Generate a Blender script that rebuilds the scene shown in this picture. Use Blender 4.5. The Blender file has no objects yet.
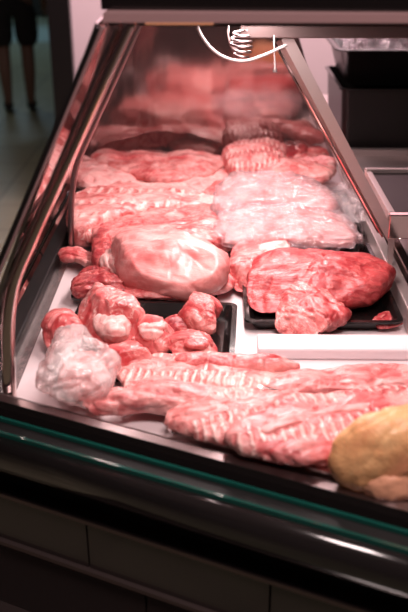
import bpy, bmesh, math, random
from mathutils import Vector, Matrix, noise
random.seed(7)
S = bpy.context.scene
COL = S.collection
R = math.radians

# ------------------------------------------------------------------ camera, world, light, exposure
PITCH, YAW, FPX, CAMZ = R(25.3), R(0.876), 850.0, 1.55
cd = bpy.data.cameras.new('camera'); cam = bpy.data.objects.new('camera', cd); COL.objects.link(cam)
cam.location = (0, 0, CAMZ); cam.rotation_euler = (R(90) - PITCH, 0, YAW)
cd.sensor_fit = 'VERTICAL'; cd.sensor_height = 36; cd.lens = 50; cd.clip_start = .05; cd.clip_end = 60
cd.dof.use_dof = True; cd.dof.focus_distance = 1.60; cd.dof.aperture_fstop = 3.6
S.camera = cam
S.view_settings.view_transform = 'Standard'; S.view_settings.look = 'None'
S.view_settings.gamma = 1; S.view_settings.use_curve_mapping = False
S.view_settings.exposure = 0.14
w = bpy.data.worlds.new('world'); S.world = w; w.use_nodes = True
w.node_tree.nodes['Background'].inputs[0].default_value = (.60, .36, .36, 1)
w.node_tree.nodes['Background'].inputs[1].default_value = .035

def area(name, loc, rot, sx, sy, energy, color):
    l = bpy.data.lights.new(name, 'AREA'); l.shape = 'RECTANGLE'; l.size = sx; l.size_y = sy
    l.energy = energy; l.color = color
    o = bpy.data.objects.new(name, l); o.location = loc; o.rotation_euler = rot; COL.objects.link(o); return o
area('canopy_lamp_light', (.06, 1.66, 1.385), (0, 0, 0), .07, .95, 10.2, (1, .80, .78))
area('front_fill_light', (.25, .25, 2.7), (R(10), 0, 0), .6, .5, 36, (1, .80, .78))  # unseen overhead fill, added to brighten the front of the case
area('wall_fill_light', (.2, 3.9, 2.8), (R(-16), 0, 0), 2.2, .2, 125, (1, .72, .76))  # unseen fill, added to lift the pink back wall
area('aisle_ceiling_light', (-3.0, 7.6, 2.85), (0, 0, 0), 1.0, 1.0, 12, (.93, 1, .74))
area('aisle_cool_light', (-2.6, 10.2, 2.4), (0, 0, 0), 1.0, .4, 18, (.6, .85, 1))

# ------------------------------------------------------------------ helpers
def W(px, py, z):
    "point of the place at height z seen at a pixel of the photograph"
    a = (px - 204) / FPX; b = -(py - 306) / FPX
    dy = math.cos(PITCH) + b * math.sin(PITCH); dz = -math.sin(PITCH) + b * math.cos(PITCH)
    x = a * math.cos(YAW) - dy * math.sin(YAW); y = a * math.sin(YAW) + dy * math.cos(YAW)
    t = (z - CAMZ) / dz
    return Vector((x * t, y * t, z))

def tag(o, label=None, cat=None, group=None, kind=None):
    if label: o['label'] = label
    if cat: o['category'] = cat
    if group: o['group'] = group
    if kind: o['kind'] = kind
    return o
def empty(name, loc=(0, 0, 0), rz=0):
    o = bpy.data.objects.new(name, None); o.location = loc; o.rotation_euler = (0, 0, rz)
    o.empty_display_size = .05; COL.objects.link(o); return o
def link(name, bm, m, parent=None, smooth=False, loc=None, rz=0):
    me = bpy.data.meshes.new(name); bmesh.ops.recalc_face_normals(bm, faces=bm.faces); bm.to_mesh(me); bm.free()
    me.materials.append(m)
    if smooth:
        for p in me.polygons: p.use_smooth = True
    o = bpy.data.objects.new(name, me); COL.objects.link(o)
    if parent: o.parent = parent
    if loc is not None: o.location = loc
    o.rotation_euler = (0, 0, rz)
    return o
def struct(o): o['kind'] = 'structure'; return o

def box(bm, x0, x1, y0, y1, z0, z1, mat=None, bev=0):
    vs = [Vector((x, y, z)) for x in (x0, x1) for y in (y0, y1) for z in (z0, z1)]
    if mat: vs = [mat @ v for v in vs]
    v = [bm.verts.new(p) for p in vs]
    fs = [bm.faces.new([v[i] for i in q]) for q in ((0, 1, 3, 2), (4, 6, 7, 5), (0, 4, 5, 1), (2, 3, 7, 6), (0, 2, 6, 4), (1, 5, 7, 3))]
    if bev:
        bm.normal_update()
        es = list({e for f in fs for e in f.edges})
        bmesh.ops.bevel(bm, geom=es, offset=bev, segments=2, affect='EDGES', profile=.5)
    return bm
def tube(bm, pts, r, seg=12, closed=False, rad=None):
    pts = [Vector(p) for p in pts]; n = len(pts); rings = []
    up = Vector((0, 0, 1)); prev = None
    for i, p in enumerate(pts):
        d = (pts[min(i + 1, n - 1)] - pts[max(i - 1, 0)]).normalized()
        a = (prev - d * prev.dot(d)) if prev else d.cross(up if abs(d.z) < .9 else Vector((1, 0, 0)))
        a.normalize(); prev = a; b = d.cross(a)
        rr = rad[i] if rad else r
        rings.append([bm.verts.new(p + (a * math.cos(t) + b * math.sin(t)) * rr) for t in [2 * math.pi * k / seg for k in range(seg)]])
    for i in range(n - 1):
        for k in range(seg):
            bm.faces.new((rings[i][k], rings[i][(k + 1) % seg], rings[i + 1][(k + 1) % seg], rings[i + 1][k]))
    bm.faces.new(rings[0][::-1]); bm.faces.new(rings[-1])
    return bm
def sweep(bm, pts, prof, side):
    "extrude a closed profile [(a, b)] along pts; a runs along side, b along the perpendicular"
    pts = [Vector(p) for p in pts]; n = len(pts); rings = []
    for i, p in enumerate(pts):
        d = (pts[min(i + 1, n - 1)] - pts[max(i - 1, 0)]).normalized()
        a = (side - d * side.dot(d)).normalized(); b = d.cross(a)
        rings.append([bm.verts.new(p + a * u + b * v) for u, v in prof])
    m = len(prof)
    for i in range(n - 1):
        for k in range(m):
            bm.faces.new((rings[i][k], rings[i][(k + 1) % m], rings[i + 1][(k + 1) % m], rings[i + 1][k]))
    bm.faces.new(rings[0][::-1]); bm.faces.new(rings[-1])
    return bm
def prism(bm, poly, z0, z1):
    lo = [bm.verts.new((p[0], p[1], z0)) for p in poly]; hi = [bm.verts.new((p[0], p[1], z1)) for p in poly]
    bm.faces.new(lo[::-1]); bm.faces.new(hi); n = len(poly)
    for i in range(n): bm.faces.new((lo[i], lo[(i + 1) % n], hi[(i + 1) % n], hi[i]))
    return bm
def spline(pts, n, closed=True):
    "Catmull-Rom resample"
    P = [Vector(p) for p in pts]; m = len(P); out = []
    segs = m if closed else m - 1
    g = (lambda i: P[i % m]) if closed else (lambda i: P[max(0, min(m - 1, i))])
    for k in range(n):
        t = k / n * segs if closed else k / (n - 1) * segs
        i = min(int(t), segs - 1); u = t - i
        a, b, c, d = g(i - 1), g(i), g(i + 1), g(i + 2)
        out.append(.5 * ((2 * b) + (c - a) * u + (2 * a - 5 * b + 4 * c - d) * u * u + (3 * b - a - 3 * c + d) * u ** 3))
    return out

# ------------------------------------------------------------------ materials
def nt(name):
    m = bpy.data.materials.new(name); m.use_nodes = True; t = m.node_tree
    return m, t, t.nodes['Principled BSDF'], (lambda a, b: t.links.new(a, b))
def simple(name, col, rough=.5, metal=0, spec=.5, bump=0, bscale=60, coat=0, var=0, emit=0):
    m, t, p, L = nt(name)
    p.inputs['Base Color'].default_value = (*col, 1); p.inputs['Roughness'].default_value = rough
    p.inputs['Metallic'].default_value = metal; p.inputs['Specular IOR Level'].default_value = spec
    p.inputs['Coat Weight'].default_value = coat; p.inputs['Coat Roughness'].default_value = .1
    if emit:
        p.inputs['Emission Color'].default_value = (*col, 1); p.inputs['Emission Strength'].default_value = emit
    if bump or var:
        tc = t.nodes.new('ShaderNodeTexCoord'); n = t.nodes.new('ShaderNodeTexNoise')
        n.inputs['Scale'].default_value = bscale; n.inputs['Detail'].default_value = 4
        L(tc.outputs['Object'], n.inputs['Vector'])
        if bump:
            b = t.nodes.new('ShaderNodeBump'); b.inputs['Strength'].default_value = bump; b.inputs['Distance'].default_value = .01
            L(n.outputs[0], b.inputs['Height']); L(b.outputs[0], p.inputs['Normal'])
        if var:
            n2 = t.nodes.new('ShaderNodeTexNoise'); n2.inputs['Scale'].default_value = bscale * .15; L(tc.outputs['Object'], n2.inputs['Vector'])
            x = t.nodes.new('ShaderNodeMix'); x.data_type = 'RGBA'
            x.inputs[6].default_value = (*[c * (1 - var) for c in col], 1); x.inputs[7].default_value = (*[min(1, c * (1 + var)) for c in col], 1)
            L(n2.outputs[0], x.inputs[0]); L(x.outputs[2], p.inputs['Base Color'])
    return m
STEEL = simple('brushed_steel', (.62, .52, .51), .30, .75, bump=.04, bscale=25)
CHST = simple('satin_steel_channel', (.78, .70, .69), .2, .85, bump=.5, bscale=14)
STEEL_D = simple('dark_steel', (.26, .21, .21), .28, 1, bump=.04, bscale=20)
CHROME = simple('polished_steel', (.80, .66, .64), .10, 1, bump=.05, bscale=9)
BLACKP = simple('black_plastic', (.008, .007, .007), .3, bump=.03, bscale=30)
BLACKG = simple('black_gloss_enamel', (.006, .005, .005), .12, bump=.01, bscale=6)
BLACKM = simple('matt_black', (.008, .008, .008), .8)
RUBBER = simple('black_rubber', (.006, .006, .006), .55, spec=.3)
BED = simple('white_display_deck', (.66, .57, .58), .35, var=.05, bscale=20)
WHITE = simple('white_plastic', (.70, .61, .63), .4)
TRAYB = simple('black_tray_enamel', (.009, .007, .007), .16, bump=.03, bscale=40, coat=.3)
WALLP = simple('pink_white_wall_paint', (.74, .60, .62), .8, bump=.05, bscale=40, var=.04)
DARKW = simple('dark_far_wall', (.03, .03, .028), .8, bump=.05)
CEILM = simple('ceiling_paint', (.42, .36, .36), .8)
BROWNM = simple('brown_anodised_metal', (.10, .07, .068), .45, .6)
PINKM = simple('pinkish_aluminium_trim', (.36, .22, .22), .4, .3)
CABLE = simple('white_cable', (.20, .165, .16), .35)
GLOW = simple('warm_reflected_glow', (1, .42, .22), .5, emit=.35)  # emissive orange paints in the warm lamp reflection; not a light source
LAMPM = simple('lamp_diffuser', (1, .75, .72), .5, emit=5)
GREEN_EDGE = simple('green_glass_edge', (.006, .07, .055), .1, spec=.8, coat=.5)
PALEB = simple('pale_blue_panel', (.55, .75, .82), .5)
CLOTH = simple('black_cloth', (.010, .010, .010), .9, bump=.2, bscale=80)
SKINM = simple('person_skin', (.17, .10, .07), .6)
SHOEM = simple('black_shoe', (.01, .01, .01), .5)
HAIRM = simple('dark_hair', (.02, .014, .01), .6)

def floor_mat():
    m, t, p, L = nt('tiled_floor')
    tc = t.nodes.new('ShaderNodeTexCoord'); b = t.nodes.new('ShaderNodeTexBrick'); L(tc.outputs['Object'], b.inputs['Vector'])
    b.offset = 0; b.inputs['Scale'].default_value = 1
    b.inputs['Brick Width'].default_value = .42; b.inputs['Row Height'].default_value = .42
    b.inputs['Mortar Size'].default_value = .006
    b.inputs['Color1'].default_value = (.20, .19, .13, 1); b.inputs['Color2'].default_value = (.17, .16, .11, 1); b.inputs['Mortar'].default_value = (.05, .045, .04, 1)
    L(b.outputs[0], p.inputs['Base Color']); p.inputs['Roughness'].default_value = .38
    return m
FLOOR = floor_mat()

def thin_glass(name, tint=(1, .97, .97), gloss=.06, haze=0.0, hazecol=(.6, .4, .4), rough=.03, film=False, boost=1.0):
    m, t, p, L = nt(name); t.nodes.remove(p); out = t.nodes['Material Output']
    tr = t.nodes.new('ShaderNodeBsdfTransparent'); tr.inputs[0].default_value = (*tint, 1)
    gl = t.nodes.new('ShaderNodeBsdfGlossy'); gl.inputs['Roughness'].default_value = rough; gl.inputs[0].default_value = (1, .95, .95, 1)
    fr = t.nodes.new('ShaderNodeLayerWeight'); fr.inputs[0].default_value = .25
    mp = t.nodes.new('ShaderNodeMath'); mp.operation = 'MULTIPLY_ADD'; mp.use_clamp = True
    mp.inputs[1].default_value = boost * .5; mp.inputs[2].default_value = gloss
    L(fr.outputs['Fresnel'], mp.inputs[0])
    mx = t.nodes.new('ShaderNodeMixShader'); L(mp.outputs[0], mx.inputs[0]); L(tr.outputs[0], mx.inputs[1]); L(gl.outputs[0], mx.inputs[2])
    fin = mx
    if haze:
        df = t.nodes.new('ShaderNodeBsdfDiffuse'); df.inputs[0].default_value = (*hazecol, 1)
        m2 = t.nodes.new('ShaderNodeMixShader'); L(mx.outputs[0], m2.inputs[1]); L(df.outputs[0], m2.inputs[2])
        tc = t.nodes.new('ShaderNodeTexCoord'); n = t.nodes.new('ShaderNodeTexNoise'); L(tc.outputs['Object'], n.inputs['Vector'])
        n.inputs['Scale'].default_value = 26 if film else 5; n.inputs['Detail'].default_value = 4
        mm = t.nodes.new('ShaderNodeMapRange'); mm.inputs[1].default_value = .35; mm.inputs[2].default_value = .7
        mm.inputs[3].default_value = haze * .4; mm.inputs[4].default_value = haze * 1.6
        L(n.outputs[0], mm.inputs[0]); L(mm.outputs[0], m2.inputs[0]); fin = m2
    if film:
        tc2 = t.nodes.new('ShaderNodeTexCoord'); n2 = t.nodes.new('ShaderNodeTexNoise'); n2.inputs['Scale'].default_value = 45; n2.inputs['Detail'].default_value = 5
        n2.inputs['Distortion'].default_value = 1.5
        L(tc2.outputs['Object'], n2.inputs['Vector']); b = t.nodes.new('ShaderNodeBump'); b.inputs['Strength'].default_value = .9; b.inputs['Distance'].default_value = .012
        L(n2.outputs[0], b.inputs['Height']); L(b.outputs[0], gl.inputs['Normal'])
        L(b.outputs[0], fr.inputs['Normal'])
    L(fin.outputs[0], out.inputs[0]); return m
GLASS = thin_glass('clear_case_glass', gloss=.02, boost=.35)
GLASS_SIDE = thin_glass('side_case_glass', tint=(.55, .42, .42), gloss=.42, boost=1.3, rough=.03)
FILM = thin_glass('clear_plastic_film', tint=(.93, .9, .92), gloss=.12, haze=.10, hazecol=(.92, .82, .86), rough=.16, film=True)
FILM2 = thin_glass('thin_crate_film', tint=(.88, .84, .86), gloss=.10, haze=.30, hazecol=(.7, .6, .63), rough=.22, film=True, boost=.5)
BAGM = thin_glass('milky_plastic_bag', tint=(.95, .9, .9), gloss=.16, haze=.24, hazecol=(.95, .86, .85), rough=.2, film=True)

def mirror_mat():
    m, t, p, L = nt('smudged_mirror_panel')
    p.inputs['Base Color'].default_value = (.40, .29, .285, 1); p.inputs['Metallic'].default_value = .93
    tc = t.nodes.new('ShaderNodeTexCoord'); n = t.nodes.new('ShaderNodeTexNoise'); n.inputs['Scale'].default_value = 6; n.inputs['Detail'].default_value = 5; n.inputs['Distortion'].default_value = 1
    L(tc.outputs['Object'], n.inputs['Vector'])
    mr = t.nodes.new('ShaderNodeMapRange'); mr.inputs[3].default_value = .0; mr.inputs[4].default_value = .16; L(n.outputs[0], mr.inputs[0]); L(mr.outputs[0], p.inputs['Roughness'])
    mp = t.nodes.new('ShaderNodeMapping'); mp.inputs['Scale'].default_value = (9, 1, 1.5); L(tc.outputs['Object'], mp.inputs[0])
    n2 = t.nodes.new('ShaderNodeTexNoise'); n2.inputs['Scale'].default_value = 1; L(mp.outputs[0], n2.inputs['Vector'])
    b = t.nodes.new('ShaderNodeBump'); b.inputs['Strength'].default_value = .12; b.inputs['Distance'].default_value = .02; L(n2.outputs[0], b.inputs['Height']); L(b.outputs[0], p.inputs['Normal'])
    return m
MIRROR = mirror_mat()

def meat_mat(name, lean, pale, fat, level=.5, scale=1.0, stretch=5, ribs=0, fatlines=.35, rough=.38, bump=.8, white=.42):
    """lean/pale/fat colours; level = where the lean turns pale; ribs = bones per metre along local X"""
    lean, pale = [(c[0], c[1] * 1.06 + .004, c[2] * 1.10 + .007) for c in (lean, pale)]
    m, t, p, L = nt(name); N = t.nodes.new
    tc = N('ShaderNodeTexCoord')
    mp = N('ShaderNodeMapping'); scale *= 2.3; mp.inputs['Scale'].default_value = (9 * scale, 9 * scale * stretch * .8, 9 * scale * stretch * .6); L(tc.outputs['Object'], mp.inputs[0])
    fib = N('ShaderNodeTexNoise'); fib.inputs['Scale'].default_value = 1; fib.inputs['Detail'].default_value = 6; fib.inputs['Roughness'].default_value = .6; fib.inputs['Distortion'].default_value = .8; L(mp.outputs[0], fib.inputs['Vector'])
    big = N('ShaderNodeTexNoise'); big.inputs['Scale'].default_value = 16 * scale; big.inputs['Detail'].default_value = 3; big.inputs['Distortion'].default_value = 1.2; L(tc.outputs['Object'], big.inputs['Vector'])
    add = N('ShaderNodeMath'); add.operation = 'MULTIPLY_ADD'; add.inputs[1].default_value = .5; L(fib.outputs[0], add.inputs[0])
    h = N('ShaderNodeMath'); h.operation = 'MULTIPLY'; h.inputs[1].default_value = .5; L(big.outputs[0], h.inputs[0]); L(h.outputs[0], add.inputs[2])
    r = N('ShaderNodeValToRGB'); e = r.color_ramp.elements
    e[0].position = max(0, level - .09); e[0].color = (*lean, 1); e[1].position = level + .12; e[1].color = (*pale, 1)
    x = e.new(level + .02); x.color = (*[(a + b) / 2 for a, b in zip(lean, pale)], 1)
    L(add.outputs[0], r.inputs[0])
    # thin fat / silver skin seams
    vo = N('ShaderNodeTexNoise'); vo.inputs['Scale'].default_value = 1.0; vo.inputs['Detail'].default_value = 2; vo.inputs['Distortion'].default_value = 2.0
    mp2 = N('ShaderNodeMapping'); mp2.inputs['Scale'].default_value = (13 * scale, 32 * scale, 32 * scale); mp2.inputs['Location'].default_value = (3, 5, 1); L(tc.outputs['Object'], mp2.inputs[0]); L(mp2.outputs[0], vo.inputs['Vector'])
    s = N('ShaderNodeMath'); s.operation = 'SUBTRACT'; s.inputs[1].default_value = .5; L(vo.outputs[0], s.inputs[0])
    a = N('ShaderNodeMath'); a.operation = 'ABSOLUTE'; L(s.outputs[0], a.inputs[0])
    lr = N('ShaderNodeMapRange'); lr.inputs[1].default_value = .0; lr.inputs[2].default_value = .045; lr.inputs[3].default_value = fatlines; lr.inputs[4].default_value = 0; L(a.outputs[0], lr.inputs[0])
    mk = N('ShaderNodeMath'); mk.operation = 'MULTIPLY'; L(lr.outputs[0], mk.inputs[0])
    br = N('ShaderNodeMapRange'); br.inputs[1].default_value = .42; br.inputs[2].default_value = .6; L(big.outputs[0], br.inputs[0]); L(br.outputs[0], mk.inputs[1])
    mx = N('ShaderNodeMix'); mx.data_type = 'RGBA'; L(mk.outputs[0], mx.inputs[0]); L(r.outputs[0], mx.inputs[6]); mx.inputs[7].default_value = (*fat, 1)
    col = mx.outputs[2]
    # slow drift between redder and whiter areas
    n3 = N('ShaderNodeTexNoise'); n3.inputs['Scale'].default_value = 7 * scale; n3.inputs['Detail'].default_value = 2; L(tc.outputs['Object'], n3.inputs['Vector'])
    r3 = N('ShaderNodeMapRange'); r3.inputs[1].default_value = .5; r3.inputs[2].default_value = .68; r3.inputs[4].default_value = white; L(n3.outputs[0], r3.inputs[0])
    m3 = N('ShaderNodeMix'); m3.data_type = 'RGBA'; L(r3.outputs[0], m3.inputs[0]); L(col, m3.inputs[6]); m3.inputs[7].default_value = (*fat, 1); col = m3.outputs[2]
    hgt = add.outputs[0]
    if ribs:
        sx = N('ShaderNodeSeparateXYZ'); L(tc.outputs['Object'], sx.inputs[0])
        k = N('ShaderNodeMath'); k.operation = 'MULTIPLY_ADD'; k.inputs[1].default_value = ribs * 2 * math.pi; L(sx.outputs[0], k.inputs[0])
        kk = N('ShaderNodeMath'); kk.operation = 'MULTIPLY'; kk.inputs[1].default_value = 7.0; L(big.outputs[0], kk.inputs[0]); L(kk.outputs[0], k.inputs[2])
        sn0 = N('ShaderNodeMath'); sn0.operation = 'SINE'; L(k.outputs[0], sn0.inputs[0])
        ky = N('ShaderNodeMath'); ky.operation = 'MULTIPLY_ADD'; ky.inputs[1].default_value = 75; ky.inputs[2].default_value = .8; L(sx.outputs[1], ky.inputs[0])
        ky2 = N('ShaderNodeMath'); ky2.operation = 'ADD'; L(ky.outputs[0], ky2.inputs[0]); L(kk.outputs[0], ky2.inputs[1])
        sy = N('ShaderNodeMath'); sy.operation = 'SINE'; L(ky2.outputs[0], sy.inputs[0])
        my = N('ShaderNodeMapRange'); my.inputs[1].default_value = .1; my.inputs[2].default_value = .6; L(sy.outputs[0], my.inputs[0])
        sn = N('ShaderNodeMath'); sn.operation = 'MULTIPLY'; L(sn0.outputs[0], sn.inputs[0]); L(my.outputs[0], sn.inputs[1])
        rr = N('ShaderNodeMapRange'); rr.inputs[1].default_value = .15; rr.inputs[2].default_value = .7; rr.inputs[4].default_value = .8; L(sn.outputs[0], rr.inputs[0])
        m4 = N('ShaderNodeMix'); m4.data_type = 'RGBA'; L(rr.outputs[0], m4.inputs[0]); L(col, m4.inputs[6]); m4.inputs[7].default_value = (*fat, 1); col = m4.outputs[2]
        hh = N('ShaderNodeMath'); hh.operation = 'MULTIPLY_ADD'; hh.inputs[1].default_value = .15; L(sn.outputs[0], hh.inputs[0]); L(add.outputs[0], hh.inputs[2]); hgt = hh.outputs[0]
    L(col, p.inputs['Base Color'])
    b = N('ShaderNodeBump'); b.inputs['Strength'].default_value = bump; b.inputs['Distance'].default_value = .009; L(hgt, b.inputs['Height'])
    L(b.outputs[0], p.inputs['Normal'])
    p.inputs['Roughness'].default_value = rough; p.inputs['Specular IOR Level'].default_value = .5
    p.inputs['Coat Weight'].default_value = .22; p.inputs['Coat Roughness'].default_value = .22
    p.inputs['Subsurface Weight'].default_value = .06; p.inputs['Subsurface Radius'].default_value = (.01, .003, .003); p.inputs['Subsurface Scale'].default_value = .4
    return m
FATC = (.84, .56, .52)
LEAN = meat_mat('lean_red_beef', (.36, .018, .022), (.60, .075, .070), (.78, .34, .31), .50, 1, 6, fatlines=.5, white=.08)
LEAN2 = meat_mat('dark_red_lean_cut', (.27, .014, .018), (.50, .055, .052), (.80, .38, .34), .50, 1.1, 3, fatlines=.75, white=.12)
PALE = meat_mat('pale_lamb_with_fat', (.58, .095, .09), (.80, .31, .28), FATC, .48, 1, 3.5)
PALER = meat_mat('very_pale_fatty_lamb', (.66, .17, .155), (.84, .42, .39), FATC, .45, 1, 3)
MID = meat_mat('pink_veined_meat', (.48, .05, .05), (.74, .22, .20), FATC, .49, 1.1, 3, fatlines=.6)
RIB = meat_mat('rib_slab_meat', (.56, .10, .09), (.78, .29, .26), (.90, .60, .55), .46, 1, 3, ribs=78)
RIBW = meat_mat('wide_rib_slab_meat', (.52, .07, .07), (.76, .26, .24), (.90, .58, .53), .48, 1, 3, ribs=70)
SADDLE = meat_mat('saddle_meat_and_fat', (.46, .06, .055), (.80, .33, .30), FATC, .46, .7, 5, ribs=40, fatlines=.8)
SMOOTH = meat_mat('smooth_pale_joint', (.64, .14, .13), (.80, .33, .30), FATC, .45, .55, 3, bump=.45)
CHUNK = meat_mat('bone_in_chunk_meat', (.44, .035, .035), (.74, .22, .20), (.92, .70, .64), .48, .55, 1.5, fatlines=.9)
SMALLR = meat_mat('pink_topped_lean_roast', (.34, .02, .022), (.66, .15, .135), (.82, .45, .41), .50, .9, 4, fatlines=.8, white=.25)
CUT = meat_mat('cut_meat_face', (.40, .04, .04), (.62, .13, .12), (.85, .5, .45), .5, 1.6, 1.4, fatlines=.9)
FATM = meat_mat('white_fat_cover', (.72, .30, .27), (.86, .55, .50), (.88, .64, .59), .46, 1.4, 2)
def chicken_mat():
    m, t, p, L = nt('yellow_poultry_skin'); tc = t.nodes.new('ShaderNodeTexCoord')
    n = t.nodes.new('ShaderNodeTexNoise'); n.inputs['Scale'].default_value = 18; n.inputs['Detail'].default_value = 4; L(tc.outputs['Object'], n.inputs['Vector'])
    r = t.nodes.new('ShaderNodeValToRGB'); e = r.color_ramp.elements
    e[0].position = .3; e[0].color = (.74, .30, .16, 1); e[1].position = .68; e[1].color = (.90, .54, .26, 1); x = e.new(.47); x.color = (.84, .42, .19, 1)
    L(n.outputs[0], r.inputs[0]); L(r.outputs[0], p.inputs['Base Color'])
    v = t.nodes.new('ShaderNodeTexVoronoi'); v.inputs['Scale'].default_value = 260; L(tc.outputs['Object'], v.inputs['Vector'])
    b = t.nodes.new('ShaderNodeBump'); b.inputs['Strength'].default_value = .3; b.inputs['Distance'].default_value = .002; L(v.outputs[0], b.inputs['Height']); L(b.outputs[0], p.inputs['Normal'])
    p.inputs['Roughness'].default_value = .42; p.inputs['Subsurface Weight'].default_value = .15; p.inputs['Subsurface Radius'].default_value = (.01, .005, .003); p.inputs['Subsurface Scale'].default_value = .6
    return m
CHICK = chicken_mat()

# ------------------------------------------------------------------ frame of the case
DECK = .85
XL, XR, YF = -.294, .345, 2.44                      # inner edges of the deck, far end
EA = Vector((-.323, 1.09, 0)); EB = Vector((.238, .841, 0)); ED = (EB - EA).normalized(); EN = Vector((-abs(ED.y), -ED.x, 0))
if EN.y > 0: EN = -EN
def near(x, off=0):                                # point on the oblique near edge at x, pushed outwards by off
    t = (x - EA.x) / ED.x; p = EA + ED * t + EN * off; return Vector((p.x, p.y, 0))
XN0, XN1 = -.44, .62

# room
bm = bmesh.new(); box(bm, -7, 5, -3, 12.5, -.05, 0); struct(link('floor', bm, FLOOR))
bm = bmesh.new(); box(bm, -7, 5, -3, 12.5, 3.0, 3.05); struct(link('ceiling', bm, CEILM))
bm = bmesh.new(); box(bm, -.755, 4, 4.6, 4.75, 0, 3.0); struct(link('wall_back', bm, WALLP))
bm = bmesh.new(); box(bm, -.87, -.755, 4.55, 4.8, 0, 3.0); struct(link('trim_1', bm, BLACKP))
bm = bmesh.new(); box(bm, -7, 5, 12.3, 12.5, 0, 3.0); struct(link('wall_far', bm, DARKW))
bm = bmesh.new(); box(bm, -7.1, -7, -3, 12.5, 0, 3.0); struct(link('wall_left', bm, DARKW))
bm = bmesh.new(); box(bm, 5, 5.1, -3, 12.5, 0, 3.0); struct(link('wall_right', bm, DARKW))
# cabinet far down the aisle
t_ = empty('refrigerated_cabinet', (-2.5, 11.2, 0)); tag(t_, 'dark cabinet with pale blue kick plate far down the aisle', 'cabinet')
bm = bmesh.new(); box(bm, -1.2, 1.5, -.3, .4, .32, 2.1, bev=.01); link('body', bm, BLACKM, t_)
bm = bmesh.new(); box(bm, -1.2, 1.5, -.25, .35, 0, .30); link('kick_plate', bm, PALEB, t_)

# ------------------------------------------------------------------ display case
case = empty('display_case', (0, 1.7, 0))
tag(case, 'long butcher display case with black body, white deck, sloping glass and steel frames', 'display case')
def cpart(name, bm, m, smooth=False, parent=None):
    o = link(name, bm, m, parent or case, smooth)
    if parent is None: o.location = (0, -1.7, 0)
    return o
# deck
poly = [near(XL - .03, -.02), near(XR + .02, -.02), Vector((XR + .02, YF, 0)), Vector((XL - .03, YF, 0))]
bm = bmesh.new(); prism(bm, poly, DECK - .03, DECK); cpart('deck', bm, BED)
# body below the deck
poly = [near(-.40, -.005), near(.62, -.005), Vector((.62, YF + .9, 0)), Vector((-.40, YF + .9, 0))]
bm = bmesh.new(); prism(bm, poly, .10, DECK - .031); cpart('body', bm, BLACKG)
bm = bmesh.new(); prism(bm, [near(-.36, -.06), near(.58, -.06), Vector((.58, YF + .85, 0)), Vector((-.36, YF + .85, 0))], 0, .10); cpart('plinth', bm, BLACKM)
def nprof(prof, x0=XN0, x1=XN1):
    bm = bmesh.new(); n = len(prof)
    A = [bm.verts.new(near(x0, o) + Vector((0, 0, z))) for o, z in prof]; B = [bm.verts.new(near(x1, o) + Vector((0, 0, z))) for o, z in prof]
    for i in range(n): bm.faces.new((A[i], A[(i + 1) % n], B[(i + 1) % n], B[i]))
    bm.faces.new(A); bm.faces.new(B[::-1]); return bm
cpart('front_edge_rail', nprof([(-.022, DECK), (-.022, .872), (-.012, .876), (0, .874), (.006, .866), (.010, .855), (.010, .819), (-.022, .819)]), BLACKG)
cpart('edge_trim', nprof([(-.0225, .8725), (-.012, .8775), (.001, .8755), (.001, .8745), (-.012, .8763), (-.0225, .8721)]), STEEL_D)
cpart('glass_edge', nprof([(.011, .850), (.011, .8560), (.016, .8560), (.016, .850)]), GREEN_EDGE)
cpart('glass_channel', nprof([(.010, .819), (.010, .850), (.034, .846), (.034, .819)]), RUBBER)
cpart('lower_glass_edge', nprof([(.0345, .842), (.0345, .8490), (.039, .8490), (.039, .842)]), GREEN_EDGE)
bump = [(.010, .842)] + [(.040 + .022 * math.sin(R(a)), .812 + .030 * math.cos(R(a))) for a in range(0, 181, 15)] + [(.010, .782)]
cpart('bumper', nprof(bump), STEEL_D if False else simple('black_bumper', (.012, .010, .010), .16, .0, coat=.6), True)
cpart('shadow_gap', nprof([(.0, .735), (.0, .782), (.012, .782), (.012, .735)]), BLACKM)
PANEL = simple('dark_glossy_front_panel', (.028, .021, .020), .16, 0, spec=.6, bump=.01, bscale=5, coat=.5)
TRIMD = simple('dark_bronze_trim', (.16, .12, .115), .3, .8)
cpart('panel_trim', nprof([(.0, .728), (.0, .734), (.040, .734), (.040, .728)]), TRIMD)
for i in range(4):
    x0 = XN0 + i * .265; cpart('upper_panel', nprof([(.0, .6405), (.0, .7275), (.034, .7275), (.034, .6405)], x0 + .0015, x0 + .2635), PANEL)
cpart('panel_trim', nprof([(.0, .633), (.0, .640), (.042, .640), (.042, .633)]), TRIMD)
for i in range(3):
    x0 = XN0 + i * .353; cpart('lower_panel', nprof([(.0, .5005), (.0, .6325), (.034, .6325), (.034, .5005)], x0 + .0015, x0 + .3515), PANEL)
cpart('bag_shelf', nprof([(.0, .478), (.0, .4995), (.17, .4995), (.178, .489), (.17, .478)]), PANEL)
cpart('kick_panel', nprof([(.0, .11), (.0, .477), (.02, .477), (.02, .11)]), BLACKG)

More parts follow.
